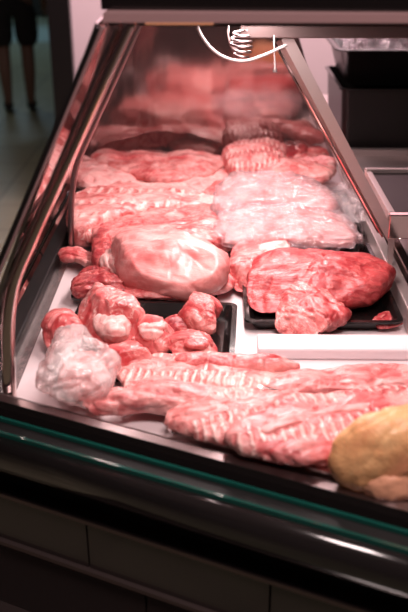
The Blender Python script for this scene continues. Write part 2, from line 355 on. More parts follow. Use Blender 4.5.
CHP = [(0, 0.0005), (0, .010), (-.003, .010), (-.007, .004), (-.020, .007), (-.036, .016), (-.040, .024), (-.044, .024), (-.044, .0005)]
bm = bmesh.new(); p0 = near(-.322, -.045); y0 = p0.y
sweep(bm, [(XL - .005, y0, DECK), (XL - .005, 1.70, DECK)], CHP, Vector((1, 0, 0)))
cpart('side_channel', bm, CHST)
bm = bmesh.new(); sweep(bm, [(XL - .005, 1.705, DECK), (XL - .005, YF, DECK)], CHP, Vector((1, 0, 0)))
cpart('side_channel', bm, CHST)
bm = bmesh.new(); box(bm, -.372, -.340, near(-.37, -.01).y, YF, .78, .872, bev=.004); cpart('side_gasket', bm, RUBBER)
bm = bmesh.new(); box(bm, -.415, -.3725, near(-.40, -.01).y, YF, .78, .866); cpart('side_sill', bm, CHROME)
PB = Vector((-.388, 0, .872)); PT = Vector((-.150, 0, 1.415))       # side glass bottom / top line (x, z)
yn, yf_ = 1.10, YF
def pane(ya, yb, m, name='side_glass'):
    bm = bmesh.new(); d = (PT - PB).normalized(); n = Vector((d.z, 0, -d.x)) * .003
    v = []
    for P in (PB, PT):
        for s in (-1, 1):
            for y in (ya, yb): v.append(bm.verts.new(P + n * s + Vector((0, y, 0))))
    for q in ((0, 1, 3, 2), (4, 6, 7, 5), (0, 4, 5, 1), (2, 3, 7, 6), (0, 2, 6, 4), (1, 5, 7, 3)): bm.faces.new([v[i] for i in q])
    return cpart(name, bm, m)
pane(yn + .01, 1.725, GLASS_SIDE); pane(1.735, YF, GLASS_SIDE)
# steel tube frames with a curved foot
def at(px, py, Y):
    p = W(px, py, 1.3); c_ = Vector((0, 0, CAMZ)); d = p - c_; return c_ + d * (Y / d.y)
def frame(y, wide, dep, m=CHROME, name='frame_tube'):
    Y0 = 1.125; base = [at(*q, Y0) for q in ((131, 17), (104, 76), (80, 130), (53, 190), (28, 246), (15, 278), (9, 310), (8, 345), (9, 378), (10, 396))]
    P = spline([Vector((p.x, y, p.z)) for p in base], 50, False); bm = bmesh.new()
    h = wide / 2; g = dep / 2
    prof = [(h * math.copysign(abs(math.cos(t)) ** .7, math.cos(t)), g * math.copysign(abs(math.sin(t)) ** .7, math.sin(t))) for t in [2 * math.pi * k / 20 for k in range(20)]]
    sweep(bm, P, prof, Vector((.9, 0, .4)))
    return cpart(name, bm, m, True)
frame(1.125, .020, .022); frame(1.73, .013, .012, STEEL_D)
# edge strip of the near end of the side glass
bm = bmesh.new(); d = (PT - PB).normalized()
A0 = Vector((-.400, 1.095, .90)); A1 = Vector((-.147, 1.095, 1.413))
sweep(bm, [A0, A1], [(-.003, -.012), (.003, -.012), (.003, .012), (-.003, .012)], Vector((.9, 0, -.4))); cpart('glass_edge_strip', bm, BLACKP)
bm = bmesh.new(); sweep(bm, [A0 + Vector((.006, .0, 0)), A1 + Vector((.006, 0, 0))], [(-.0015, -.010), (.0015, -.010), (.0015, .010), (-.0015, .010)], Vector((.9, 0, -.4))); cpart('glass_edge_strip', bm, PINKM)
bm = bmesh.new(); sweep(bm, [A0 + Vector((.024, .0, 0)), A1 + Vector((.022, 0, 0))], [(-.002, -.006), (.002, -.006), (.002, .006), (-.002, .006)], Vector((.9, 0, -.4))); cpart('glass_edge_strip', bm, STEEL_D)
# canopy
bm = bmesh.new(); prism(bm, [(-.150, 1.15, 0), (.95, 1.10, 0), (.95, 2.7, 0), (-.150, 2.7, 0)], 1.4275, 1.475)
cpart('canopy', bm, BLACKG)
bm = bmesh.new(); box(bm, -.143, .95, 1.108, 1.165, 1.4165, 1.4270); cpart('canopy_trim', bm, PINKM)
bm = bmesh.new(); box(bm, -.143, .95, 1.166, 2.65, 1.405, 1.4245); cpart('canopy_lining', bm, STEEL_D)
bm = bmesh.new(); box(bm, .005, .115, 1.33, 2.10, 1.398, 1.4045, bev=.002); lampo = cpart('lamp_housing', bm, BROWNM)
for (xa) in (.035, .085):
    bm = bmesh.new(); tube(bm, [(xa, 1.36, 1.3925), (xa, 2.07, 1.3925)], .005, 10); l = cpart('lamp_tube', bm, LAMPM, True)
bm = bmesh.new(); box(bm, -.092, -.005, 1.128, 1.132, 1.4115, 1.4160); cpart('reflected_glow_strip', bm, GLOW)  # glowing strip stands in for lamp glow reflected under the canopy edge
bm = bmesh.new(); box(bm, .040, .95, 1.56, 1.60, 1.336, 1.366, bev=.002); cpart('cross_beam', bm, BROWNM)
for xx in (.20, .80):
    bm = bmesh.new(); box(bm, xx - .01, xx + .01, 1.57, 1.59, 1.3665, 1.4045); cpart('beam_hanger', bm, BROWNM)
# far mirror panel, following the trapezoid section
bm = bmesh.new()
q = [(-.41, .873), (.345, .873), (.16, 1.404), (-.165, 1.404)]
F_ = [bm.verts.new((x, YF + .002, z)) for x, z in q]; B_ = [bm.verts.new((x, YF + .010, z)) for x, z in q]
bm.faces.new(F_); bm.faces.new(B_[::-1])
for i in range(4): bm.faces.new((F_[i], F_[(i + 1) % 4], B_[(i + 1) % 4], B_[i]))
cpart('end_mirror', bm, MIRROR)
bm = bmesh.new(); box(bm, -.38, .60, YF + .012, YF + .035, .82, .90, bev=.002); cpart('end_rail', bm, STEEL)
# staff side: slanted double frame
def bar(a, b, w_, d_, m, name, parent=None):
    bm = bmesh.new(); sweep(bm, [a, b], [(-w_ / 2, -d_ / 2), (w_ / 2, -d_ / 2), (w_ / 2, d_ / 2), (-w_ / 2, d_ / 2)], Vector((1, 0, .5))); return cpart(name, bm, m, parent=parent)
TOPR, BOTR = Vector((.118, 1.585, 1.337)), Vector((.348, 1.60, .945))
bar(TOPR + Vector((.004, 0, 0)), BOTR + Vector((.004, 0, 0)), .020, .022, STEEL, 'staff_frame')
bar(TOPR + Vector((-.021, .02, 0)), BOTR + Vector((-.021, .02, .01)), .008, .02, STEEL_D, 'staff_frame')
bm = bmesh.new(); sweep(bm, [TOPR + Vector((-.013, -.004, 0)), BOTR + Vector((-.013, -.004, .012))], [(-.012, -.0015), (.012, -.0015), (.012, .0015), (-.012, .0015)], Vector((.50, .80, .3))); cpart('staff_frame_glass', bm, CHROME)
bar(Vector((.105, 1.95, 1.404)), Vector((.335, 2.10, .90)), .008, .03, CHROME, 'rear_frame')
# staff-side rails
bm = bmesh.new(); box(bm, XR, XR + .022, near(XR + .02, -.03).y, 1.93, .815, .893, bev=.002); cpart('staff_rail', bm, STEEL)
bm = bmesh.new(); box(bm, XR + .004, XR + .026, 1.97, YF, .815, .915, bev=.002); cpart('staff_rail', bm, STEEL)
bm = bmesh.new(); box(bm, XR + .030, XR + .048, near(XR + .05, -.03).y, YF, .815, .899, bev=.002); cpart('staff_rail', bm, CHROME)
bm = bmesh.new(); prism(bm, [near(XR + .05, -.03), near(.62, -.03), Vector((.62, YF + .9, 0)), Vector((XR + .05, YF + .9, 0))], .82, .882); cpart('staff_worktop', bm, STEEL)
bm = bmesh.new(); prism(bm, [(-.40, YF + .04, 0), (XR + .0495, YF + .04, 0), (XR + .0495, YF + .9, 0), (-.40, YF + .9, 0)], .82, .865); cpart('rear_worktop', bm, STEEL_D)

# raised steel frame with black top, staff side
t_ = empty('raised_shelf', (.52, 1.8, .882)); tag(t_, 'low raised shelf with black glass top in steel frame on the staff worktop', 'shelf')
def rp(name, bm, m): return link(name, bm, m, t_)
bm = bmesh.new(); box(bm, -.165, .10, -.195, .09, .102, .114, bev=.002); rp('shelf_top', bm, simple('satin_black_glass', (.01, .008, .008), .3, spec=.25))
bm = bmesh.new(); box(bm, -.180, .10, -.215, -.196, .068, .118, bev=.002); rp('front_frame', bm, CHROME)
bm = bmesh.new(); box(bm, -.180, -.166, -.1955, .09, .096, .118, bev=.002); rp('side_frame', bm, STEEL)
bm = bmesh.new(); box(bm, -.180, .10, .0905, .105, .088, .122, bev=.002); rp('rear_frame', bm, STEEL)
for x in (-.175, .085):
    for y in (-.21, .092):
        bm = bmesh.new(); box(bm, x, x + .01, y, y + .01, .0005, .0675 if y < 0 else .0875); rp('leg', bm, STEEL)

# cable and coiled spring under the canopy
bm = bmesh.new()
pts = [W(193, 22, 1.40), W(200, 33, 1.392), W(211, 48, 1.372), W(225, 58, 1.36), W(243, 61, 1.354), W(262, 56, 1.356), W(284, 47, 1.362)]
yy = 1.50; fix = []
for px, py in [(197, 21), (200, 33), (211, 48), (225, 57.5), (243, 61), (262, 56), (287, 45)]:
    p = W(px, py, 1.3); c_ = Vector((0, 0, CAMZ)); d = p - c_; fix.append(c_ + d * (yy / d.y))
tube(bm, spline(fix, 48, False), .0027, 10); o = link('cable', bm, CABLE, None, True)
tag(o, 'white cable sagging in a loop below the canopy', 'cable')
t_ = empty('hanging_hook', fix[0]); tag(t_, 'coiled steel spring hook hanging under the canopy behind the white cable', 'hook')
def at(px, py, Y):
    p = W(px, py, 1.3); c_ = Vector((0, 0, CAMZ)); d = p - c_; return c_ + d * (Y / d.y)
bm = bmesh.new(); a = at(240, 22, 1.54); b = at(242, 57, 1.54); N_ = 150; pts = []
for i in range(N_):
    u = i / (N_ - 1); ang = u * 2 * math.pi * 5; r_ = .011 + .007 * math.sin(u * 3.1)
    pts.append(a.lerp(b, .25 + .75 * u) + Vector((math.cos(ang) * r_, math.sin(ang) * r_, 0)) - fix[0])
tube(bm, pts, .0022, 8); link('spring', bm, STEEL_D, t_, True)
bm = bmesh.new(); tube(bm, [at(229, 15, 1.54) - fix[0], at(228, 35, 1.54) - fix[0], at(231, 46, 1.54) - fix[0], at(240, 52, 1.54) - fix[0]], .0018, 8); link('rod', bm, STEEL, t_, True)
bm = bmesh.new(); p = at(274, 35, 1.52); q2 = at(275, 72, 1.52); tube(bm, [p, p.lerp(q2, .5), q2 + Vector((0, 0, .008)), q2], .002, 8, rad=[.0012, .0012, .002, .0045]); o = link('pull_cord', bm, CABLE, None, True)
tag(o, 'thin pull cord with small knob hanging next to the slanted frame', 'cord')

# black crates on the rear worktop
def tray_bm(w_, d_, h_, t=.004, flare=.01, lip=.008, r=.012, zb=0):
    "open tray centred on the origin, base at zb"
    def ring(hw, hd, z, rr):
        pts = []
        for cx, cy, a0 in ((hw - rr, hd - rr, 0), (-hw + rr, hd - rr, 90), (-hw + rr, -hd + rr, 180), (hw - rr, -hd + rr, 270)):
            for k in range(5): a = R(a0 + k * 22.5); pts.append((cx + rr * math.cos(a), cy + rr * math.sin(a), z))
        return pts
    hw, hd = w_ / 2, d_ / 2; ix = hw - lip - flare; iy = hd - lip - flare
    lv = [ring(ix, iy, zb, r), ring(hw - lip, hd - lip, zb + h_ - t, r), ring(hw, hd, zb + h_ - t, r + lip / 2), ring(hw, hd, zb + h_, r + lip / 2), ring(hw - lip - t * .3, hd - lip - t * .3, zb + h_, r), ring(ix - t, iy - t, zb + t, r * .9)]
    bm = bmesh.new(); V = [[bm.verts.new(p) for p in L_] for L_ in lv]; n = len(V[0])
    for i in range(len(V) - 1):
        for k in range(n): bm.faces.new((V[i][k], V[i][(k + 1) % n], V[i + 1][(k + 1) % n], V[i + 1][k]))
    bm.faces.new(V[0][::-1]); bm.faces.new(V[-1]); return bm
c1 = tray_bm(.60, .40, .185, flare=.010, r=.02); o = link('plastic_crate', c1, BLACKP, None, False, (.655, YF + .25, .8825)); tag(o, 'large matt black crate standing below the film-covered crate', 'crate')
bm = tray_bm(.62, .36, .105, flare=.028, lip=.016, r=.03); o = link('plastic_crate', bm, BLACKP, None, True, (.65, YF + .25, 1.068)); tag(o, 'shallow black crate with flared rim, stacked on top and holding crumpled clear film', 'crate')
def crumple(w_, d_, h_, seed, n=70, amp=.02, f=14):
    bm = bmesh.new(); G = []
    for j in range(n + 1):
        row = []
        for i in range(n + 1):
            u = i / n * 2 - 1; v_ = j / n * 2 - 1; x = u * w_ / 2; y = v_ * d_ / 2
            p = Vector((x * f, y * f, seed)); e_ = (1 - abs(u) ** 4) * (1 - abs(v_) ** 4)
            rg = 1 - abs(noise.noise(p)) * 2; rg2 = 1 - abs(noise.noise(p * 2.3 + Vector((5, 1, 0)))) * 2
            z = h_ * e_ * (.5 + .5 * noise.noise(p * .4)) + amp * (rg * .6 + rg2 * .4) * (.4 + .6 * e_)
            wob = noise.noise_vector(p * .6) * .02
            row.append(bm.verts.new((x + wob.x, y + wob.y, max(z, .001))))
        G.append(row)
    for j in range(n):
        for i in range(n): bm.faces.new((G[j][i], G[j][i + 1], G[j + 1][i + 1], G[j + 1][i]))
    return bm
bm = crumple(.56, .28, .055, 3.3, amp=.062, f=17); o = link('plastic_film', bm, FILM2, None, False, (.66, YF + .24, 1.165)); tag(o, 'crumpled clear plastic film heaped on the black crate at top right', 'film')
o.rotation_euler = (0, R(-3), 0)

# ------------------------------------------------------------------ meat builder
COT = 1.9
def blob(name, outline, base, h, mat, axis=0, seed=0, lump=.006, fold=.003, ex=.8, nu=44, nv=210, tilt=(0, 0), ribs=0, ribamp=.002,
         arch=0, smooth=True, parent=None, dome=1.0, cz=.45, facets=0, f1=16, f2=40, comp=True):
    """closed lump of meat; outline = its silhouette in the photograph as (px, py), base = height it rests on, h = thickness,
    axis = fibre direction in degrees (world), tilt = slope of the piece in x and y"""
    zm = base + h * .5
    P = [W(a, b, zm) for a, b in outline]
    c = Vector((sum(p.x for p in P) / len(P), (min(p.y for p in P) + max(p.y for p in P)) / 2, 0))
    if comp:
        A = (max(p.y for p in P) - min(p.y for p in P)) / 2; k = math.sqrt(max(.16, 1 - (h * .5 * COT / A) ** 2))
    else: k = 1
    P = [Vector((p.x - c.x, (p.y - c.y) * k, 0)) for p in P]
    if sum(P[i].cross(P[(i + 1) % len(P)]).z for i in range(len(P))) < 0: P.reverse()
    O = spline(P, nv); ca, sa = math.cos(R(axis)), math.sin(R(axis))
    # even spacing by arclength
    L_ = [0]
    for i in range(nv): L_.append(L_[-1] + (O[(i + 1) % nv] - O[i]).length)
    Q = []; j = 0
    for i in range(nv):
        s_ = L_[-1] * i / nv
        while L_[j + 1] < s_: j += 1
        u = (s_ - L_[j]) / max(1e-9, L_[j + 1] - L_[j]); Q.append(O[j].lerp(O[(j + 1) % nv], u))
    rg = random.Random(int(seed * 97) + 5); xs = max(abs(q.x) for q in Q); ys = max(abs(q.y) for q in Q); cuts = []
    for i in range(facets):
        an = rg.uniform(0, 360) if i % 3 else rg.uniform(230, 310); el = R(rg.uniform(15, 60))
        n_ = Vector((math.cos(R(an)) * math.cos(el), math.sin(R(an)) * math.cos(el), math.sin(el)))
        sup = math.sqrt((n_.x * xs) ** 2 + (n_.y * ys) ** 2 + (n_.z * h * .5) ** 2)
        cuts.append((n_, sup * rg.uniform(.66, .84)))
    bm = bmesh.new(); off = Vector((seed * 3.17, seed * 1.31, seed * .77)); rings = []
    for a in range(nu + 1):
        u = a / nu; ang = u * math.pi
        rr = math.sin(ang) ** ex if 0 < a < nu else 0
        zz = abs(math.cos(ang)) ** (ex * dome) * (1 if ang < math.pi / 2 else -1)
        row = []
        for q_ in Q:
            x, y = q_.x * rr, q_.y * rr
            lx, ly = x * ca + y * sa, -x * sa + y * ca
            z = h * .5 * (1 + zz)
            p = Vector((x, y, z)) + off
            n1 = noise.noise(p * f1); n2 = noise.noise(Vector((lx * f2 * .45, ly * f2, z * f2)) + off)
            n3 = 1 - 2 * abs(noise.noise(Vector((lx * f1 * .6, ly * f1 * 1.7, z * f1)) + off * 1.7)); n4 = noise.noise(p * 95)
            dirv = Vector((q_.x, q_.y, 0)); dirv = dirv.normalized() * rr + Vector((0, 0, zz)); dirv.normalize()
            d = n1 * lump * 1.5 + n2 * fold * 1.1 - max(0, n3 - .78) * fold * 7 + n4 * fold * .3
            vd = noise.voronoi(Vector((lx * 9, ly * 24, z * 24)) + off + noise.noise_vector(p * 30) * .35)[0]
            cr = min(1, (vd[1] - vd[0]) * 3.2); d += cz * lump * (cr - .6) * .75 + noise.noise(p * 60) * fold * .6
            vd2 = noise.voronoi(Vector((lx * 30, ly * 55, z * 55)) + off + noise.noise_vector(p * 50) * .4)[0]
            d += fold * .5 * (min(1, (vd2[1] - vd2[0]) * 3) - .6)
            if ribs: d += ribamp * math.sin(lx * ribs * 2 * math.pi + 1.5 * n1 * 1.5) * (1 if zz > 0 else .3)
            v = Vector((x, y, z))
            for n_, dd in cuts:
                t_ = (v - Vector((0, 0, h * .5))).dot(n_) - dd
                if t_ > 0: v = v - n_ * t_
            v = v + dirv * d
            v.z += arch * (1 - rr ** 2) if zz > 0 else 0
            if zz < 0: v.z = max(v.z, 0)
            v.z = max(v.z, 0) + v.x * tilt[0] + v.y * tilt[1]
            v.x, v.y = v.x * ca + v.y * sa, -v.x * sa + v.y * ca
            row.append(v)
        rings.append(row)
    top = bm.verts.new(sum(rings[0], Vector()) / nv); bot = bm.verts.new(sum(rings[-1], Vector()) / nv)
    V = [[bm.verts.new(v) for v in row] for row in rings[1:-1]]
    for k_ in range(nv):
        bm.faces.new((top, V[0][k_], V[0][(k_ + 1) % nv])); bm.faces.new((bot, V[-1][(k_ + 1) % nv], V[-1][k_]))
        for i in range(len(V) - 1): bm.faces.new((V[i][k_], V[i + 1][k_], V[i + 1][(k_ + 1) % nv], V[i][(k_ + 1) % nv]))
    loc = Vector((c.x, c.y, base)); rz = R(axis)
    if parent:
        loc = parent.matrix_basis.inverted() @ loc; rz -= parent.rotation_euler.z
    return link(name, bm, mat, parent, smooth, loc, rz)

# ------------------------------------------------------------------ trays
def tray(x0, x1, y0, y1, h, m, label, rz=0, name='display_tray', lip=.008, z=DECK):
    o = link(name, tray_bm(x1 - x0, y1 - y0, h, lip=lip), m, None, False, ((x0 + x1) / 2, (y0 + y1) / 2, z + .0006), R(rz)); tag(o, label, 'tray'); return o
tray(.052, .338, 1.365, 1.765, .024, TRAYB, 'black tray under the large red beef roast beside the steel ledge')
tray(.055, .338, 1.80, 2.14, .026, TRAYB, 'black tray under the film-wrapped meat behind the beef tray')
tray(-.262, .035, 1.17, 1.455, .022, TRAYB, 'black tray under the chopped bone-in chunks at the left', rz=-2.5)
tray(-.278, .005, 1.475, 1.80, .014, TRAYB, 'low black tray under the big leg joint, left of centre', rz=-1)
# steel front tray along the near edge
o = link('display_tray', tray_bm(.47, .17, .030, lip=.014), CHROME, None, False, near(.13, -.113) + Vector((0, 0, DECK + .0006)), math.atan2(ED.y, ED.x)); tag(o, 'polished steel tray along the front glass beneath the rib slabs', 'tray')
bm = bmesh.new(); box(bm, .072, .3445, 1.268, 1.325, DECK, DECK + .022, bev=.004); o = link('divider_block', bm, WHITE); tag(o, 'white divider bar across the deck in front of the beef tray', 'divider')

# ------------------------------------------------------------------ meats
def M(label, cat, *a, **k):
    g = k.pop('group', None); o = blob(*a, **k); tag(o, label, cat, g); return o
T = DECK + .006
# --- right tray
M('large lean red beef roast lying across the right black tray', 'beef roast', 'beef_roast',
  [(246, 296), (252, 262), (268, 252), (300, 252), (345, 260), (378, 266), (396, 276), (394, 286), (383, 296), (360, 301), (330, 304), (290, 306), (256, 306)], T, .085, LEAN, axis=-3, facets=2, seed=1.3, lump=.006, fold=.0022, ex=.72)
M('small round red roast with cut muscle end in front of the large roast', 'beef roast', 'beef_roast',
  [(275, 324), (277, 306), (282, 286), (298, 281), (325, 285), (346, 296), (354, 310), (346, 323), (322, 332), (296, 335), (280, 332)], T, .056, SMALLR, axis=-60, facets=5, seed=2.2, lump=.006, fold=.003, ex=.7)
M('flat beef piece with pale fat edge behind the large roast', 'beef cut', 'beef_cut',
  [(230, 284), (228, 268), (236, 246), (262, 240), (290, 242), (287, 256), (268, 268), (252, 290), (238, 288)], T, .055, MID, axis=20, seed=3.1, facets=4, lump=.005, fold=.0025)
M('small scrap of red trimming at the right corner of the beef tray', 'meat scrap', 'meat_scrap',
  [(374, 318), (386, 311), (398, 313), (402, 324), (388, 328), (377, 326)], T, .012, LEAN2, axis=10, seed=4, lump=.004, fold=.003, nv=80, nu=18)
# --- wrapped meat, two packages
wg = 'film-wrapped lamb pieces on the rear right tray'
def wrapped(label, outl, base, h, seed, ax):
    o = blob('wrapped_lamb', outl, base, h, PALER, axis=ax, seed=seed, lump=.006, fold=.003); tag(o, label, 'wrapped meat', wg)
    cx = sum(p[0] for p in outl) / len(outl); cy = sum(p[1] for p in outl) / len(outl)
    big = [(cx + (x - cx) * 1.06, cy + (y - cy) * 1.10) for x, y in outl]
    f = blob('plastic_film', big, base, h * 1.18, FILM, axis=ax, seed=seed + 5, lump=.006, fold=.006, f1=30, f2=80, smooth=False, parent=o, nv=190); f.location.z = 0
    return o
wrapped('nearer of the two lamb pieces wrapped in clear film', [(218, 236), (222, 216), (236, 205), (262, 206), (300, 212), (340, 218), (354, 232), (356, 243), (330, 245), (280, 243), (240, 245)], DECK + .028, .045, 11, -3)
wrapped('farther of the two lamb pieces wrapped in clear film', [(216, 204), (222, 186), (240, 178), (272, 178), (306, 182), (320, 190), (336, 204), (330, 214), (290, 211), (250, 210), (224, 214)], DECK + .028, .06, 12, -3)
# loose film by the ledge
bm = crumple(.09, .30, .012, 8.1, n=46, amp=.014, f=30); o = link('plastic_film', bm, FILM, None, False, (.315, 2.02, DECK + .03), R(4)); tag(o, 'loose crumpled clear film lying along the steel ledge', 'film')
# --- far right
M('short rib rack with vertical bone stripes near the far mirror', 'rib rack', 'rib_rack',
  [(226, 170), (224, 156), (232, 149), (258, 147), (282, 149), (286, 162), (282, 174), (256, 176), (236, 177)], DECK + .01, .085, RIBW, axis=0, seed=21, ribs=70, ribamp=.0018, ex=.6)
M('long pale shank lying across behind the wrapped lamb', 'lamb shank', 'lamb_shank',
  [(256, 176), (262, 168), (290, 166), (312, 160), (332, 158), (336, 170), (326, 180), (300, 180), (272, 183), (258, 182)], DECK + .03, .05, PALE, axis=8, seed=22)
M('narrow red strip of meat at the far right corner below the mirror', 'meat strip', 'meat_strip',
  [(284, 158), (300, 152), (322, 147), (328, 154), (312, 161), (292, 165)], DECK + .02, .04, MID, axis=12, seed=23, nv=100)
M('dark red chunk against the far mirror at the right', 'meat chunk', 'meat_chunk',
  [(278, 160), (282, 146), (296, 142), (308, 148), (308, 158), (294, 163)], DECK + .01, .06, LEAN2, axis=0, seed=24, nv=100, nu=24)
# --- far left
M('pale breast piece at the far left beside the side glass', 'lamb breast', 'lamb_breast',
  [(72, 182), (70, 168), (84, 160), (104, 166), (124, 174), (138, 186), (112, 190), (86, 192)], DECK, .06, PALER, axis=-20, seed=31)
M('long dark-edged flank piece lying along the far mirror', 'lamb flank', 'lamb_flank',
  [(92, 160), (98, 152), (120, 160), (160, 167), (200, 166), (222, 158), (226, 166), (206, 177), (168, 182), (124, 175), (100, 168)], DECK + .02, .05, MID, axis=-4, seed=32)
M('rounded pale cut behind the long saddle, left of the rib rack', 'lamb cut', 'lamb_cut',
  [(160, 190), (164, 174), (186, 165), (212, 164), (232, 172), (230, 190), (206, 196), (180, 196)], DECK, .045, PALER, axis=10, seed=33)
M('small pink cut between the far flank and the long saddle', 'lamb cut', 'lamb_cut',
  [(112, 188), (118, 176), (140, 173), (166, 178), (172, 188), (150, 194), (126, 194)], DECK, .040, PALE, axis=-10, seed=34)
M('folded pink meat end beside the far wrapped lamb', 'lamb cut', 'lamb_cut',
  [(200, 210), (206, 192), (222, 184), (232, 192), (228, 214), (214, 222)], DECK, .06, MID, axis=60, seed=35)
M('pale lamb piece hard against the far glass at left', 'lamb breast', 'lamb_breast',
  [(96, 150), (108, 140), (150, 141), (200, 143), (224, 150), (216, 160), (160, 163), (110, 160)], DECK, .05, PALE, axis=0, seed=36)
# --- middle left: saddle slabs
M('long lamb saddle with bony left end, farther of two slabs', 'lamb saddle', 'lamb_saddle',
  [(68, 232), (70, 204), (82, 190), (112, 188), (150, 190), (196, 194), (220, 204), (224, 214), (206, 215), (160, 218), (118, 228), (80, 240)], DECK, .078, SADDLE, axis=-4, seed=41, facets=3, lump=.006, ex=.5)
M('long narrow lamb slab with red cut end behind the leg joint', 'lamb slab', 'lamb_slab',
  [(92, 262), (96, 230), (112, 219), (150, 213), (190, 212), (214, 218), (230, 232), (228, 246), (190, 250), (140, 262), (104, 270)], DECK + .005, .062, MID, axis=6, seed=42, facets=3, lump=.005, ex=.5)
M('big pale leg joint with rounded top in the centre left', 'leg joint', 'leg_joint',
  [(112, 254), (120, 240), (140, 234), (176, 232), (204, 238), (222, 256), (230, 274), (216, 288), (186, 294), (150, 290), (126, 280), (114, 268)], T, .115, SMOOTH, axis=-14, seed=43, lump=.008, fold=.002, ex=.75, cz=.25, facets=3)
M('folded pink flap running under the front of the leg joint', 'meat flap', 'meat_flap',
  [(100, 272), (106, 256), (118, 262), (136, 282), (170, 291), (212, 284), (231, 274), (228, 290), (190, 300), (150, 300), (116, 294)], T, .040, MID, axis=-10, seed=44, lump=.006, fold=.004)
M('dark red knobbly meat end left of the leg joint', 'meat end', 'meat_end',
  [(70, 292), (74, 280), (88, 268), (104, 262), (118, 272), (128, 290), (120, 298), (98, 297), (80, 298)], T, .045, LEAN2, axis=15, seed=45, lump=.007, fold=.005)
M('thin pale strip of meat over the steel channel at left', 'meat strip', 'meat_strip',
  [(58, 254), (64, 248), (84, 249), (100, 256), (104, 264), (90, 268), (76, 262), (62, 260)], DECK + .014, .022, MID, axis=-20, seed=46, nv=100)
M('small lump of white fat beside the leg joint', 'fat lump', 'fat_lump',
  [(100, 262), (106, 252), (118, 253), (124, 266), (118, 276), (106, 272)], T + .02, .045, FATM, axis=60, seed=47, nv=90, nu=24)
# --- left front tray chunks
cg = None
M('red chunk with white marbling at the far left of the tray of chunks', 'meat chunk', 'meat_chunk',
  [(42, 346), (44, 328), (54, 312), (70, 310), (80, 322), (84, 338), (74, 348), (54, 351)], T, .055, CHUNK, cz=.3, facets=6, ex=.6, fold=.002, axis=70, seed=51, lump=.007)
M('tall pale fatty chunk with flat cut front, largest in its tray', 'meat chunk', 'meat_chunk',
  [(78, 330), (80, 306), (94, 292), (112, 296), (134, 304), (146, 316), (138, 340), (118, 348), (94, 346)], T, .095, CHUNK, cz=.3, facets=6, ex=.6, fold=.002, axis=60, seed=52, lump=.007)
M('pale chunk with red side, right of the tallest chunk', 'meat chunk', 'meat_chunk',
  [(128, 346), (130, 326), (142, 315), (162, 313), (176, 324), (176, 344), (160, 354), (140, 355)], T, .060, CHUNK, cz=.3, facets=6, ex=.6, fold=.002, axis=50, seed=53, lump=.007)
M('round chop slice with fat rim at the right of the tray', 'chop', 'chop',
  [(164, 344), (172, 334), (192, 329), (210, 331), (219, 342), (214, 353), (192, 357), (172, 355)], T + .012, .034, CHUNK, cz=.3, facets=6, ex=.6, fold=.002, axis=0, seed=54, lump=.004)
M('dark red knuckle resting on the rear rim of the tray of chunks', 'meat chunk', 'meat_chunk',
  [(179, 312), (180, 298), (196, 293), (216, 294), (223, 306), (216, 318), (216, 330), (204, 328), (190, 322)], DECK + .022, .050, CUT, cz=.3, facets=6, ex=.6, fold=.002, axis=-40, seed=55, lump=.007)
M('small red trimming behind the chop slice', 'meat scrap', 'meat_scrap',
  [(160, 334), (164, 322), (178, 318), (192, 324), (188, 334), (172, 338)], T, .035, LEAN2, cz=.3, facets=6, ex=.6, fold=.002, axis=20, seed=56, nv=100, nu=24)
M('short bone-in chunk below the tall fatty chunk', 'meat chunk', 'meat_chunk',
  [(100, 366), (104, 348), (122, 342), (142, 350), (150, 364), (136, 374), (114, 376)], T, .045, CHUNK, cz=.3, facets=6, ex=.6, fold=.002, axis=30, seed=57)
# --- front slabs
M('pale flank slab lying across at the right of the deck front', 'lamb flank', 'lamb_flank',
  [(262, 388), (282, 378), (310, 370), (350, 366), (400, 365), (440, 370), (440, 396), (396, 396), (340, 398), (290, 402), (266, 398)], DECK, .040, PALE, axis=4, seed=61, lump=.006)
M('rib slab with thin bone stripes behind the front pair', 'rib slab', 'rib_slab',
  [(118, 372), (124, 358), (160, 352), (210, 356), (262, 362), (296, 364), (300, 378), (280, 396), (230, 402), (170, 398), (130, 392)], DECK + .004, .034, RIB, axis=-8, seed=62, ribs=0)
M('thin red strip at the rear of the rib slabs beside the white divider', 'meat strip', 'meat_strip',
  [(176, 358), (186, 352), (220, 356), (262, 360), (296, 364), (294, 372), (262, 374), (214, 372), (184, 368)], DECK + .02, .030, MID, axis=-3, seed=63)
M('long lamb shoulder with narrow shank end beside the plastic bag', 'lamb shoulder', 'lamb_shoulder',
  [(80, 410), (84, 402), (104, 400), (124, 390), (140, 378), (176, 380), (214, 392), (246, 398), (226, 412), (180, 414), (140, 414), (108, 418), (88, 417)], DECK + .012, .042, PALE, axis=-2, seed=64, lump=.006)
M('front rib slab left of the large red-ended slab', 'rib slab', 'rib_slab',
  [(164, 424), (168, 412), (196, 398), (240, 390), (284, 392), (330, 400), (300, 420), (262, 440), (226, 446), (190, 438)], DECK + .018, .038, RIB, axis=14, seed=65, ribs=0)
M('large front rib slab with dark red cut end near the poultry', 'rib slab', 'rib_slab',
  [(229, 440), (240, 424), (280, 402), (330, 392), (390, 386), (440, 392), (440, 430), (380, 450), (330, 466), (280, 462), (244, 452)], DECK + .026, .044, RIBW, axis=14, seed=66, ribs=0)
M('dark red ragged trimming at the left tip of the large front slab', 'meat scrap', 'meat_scrap',
  [(231, 440), (240, 430), (258, 436), (284, 444), (288, 460), (270, 465), (248, 458), (234, 450)], DECK + .018, .036, LEAN2, axis=-20, seed=67, fold=.006, lump=.009)
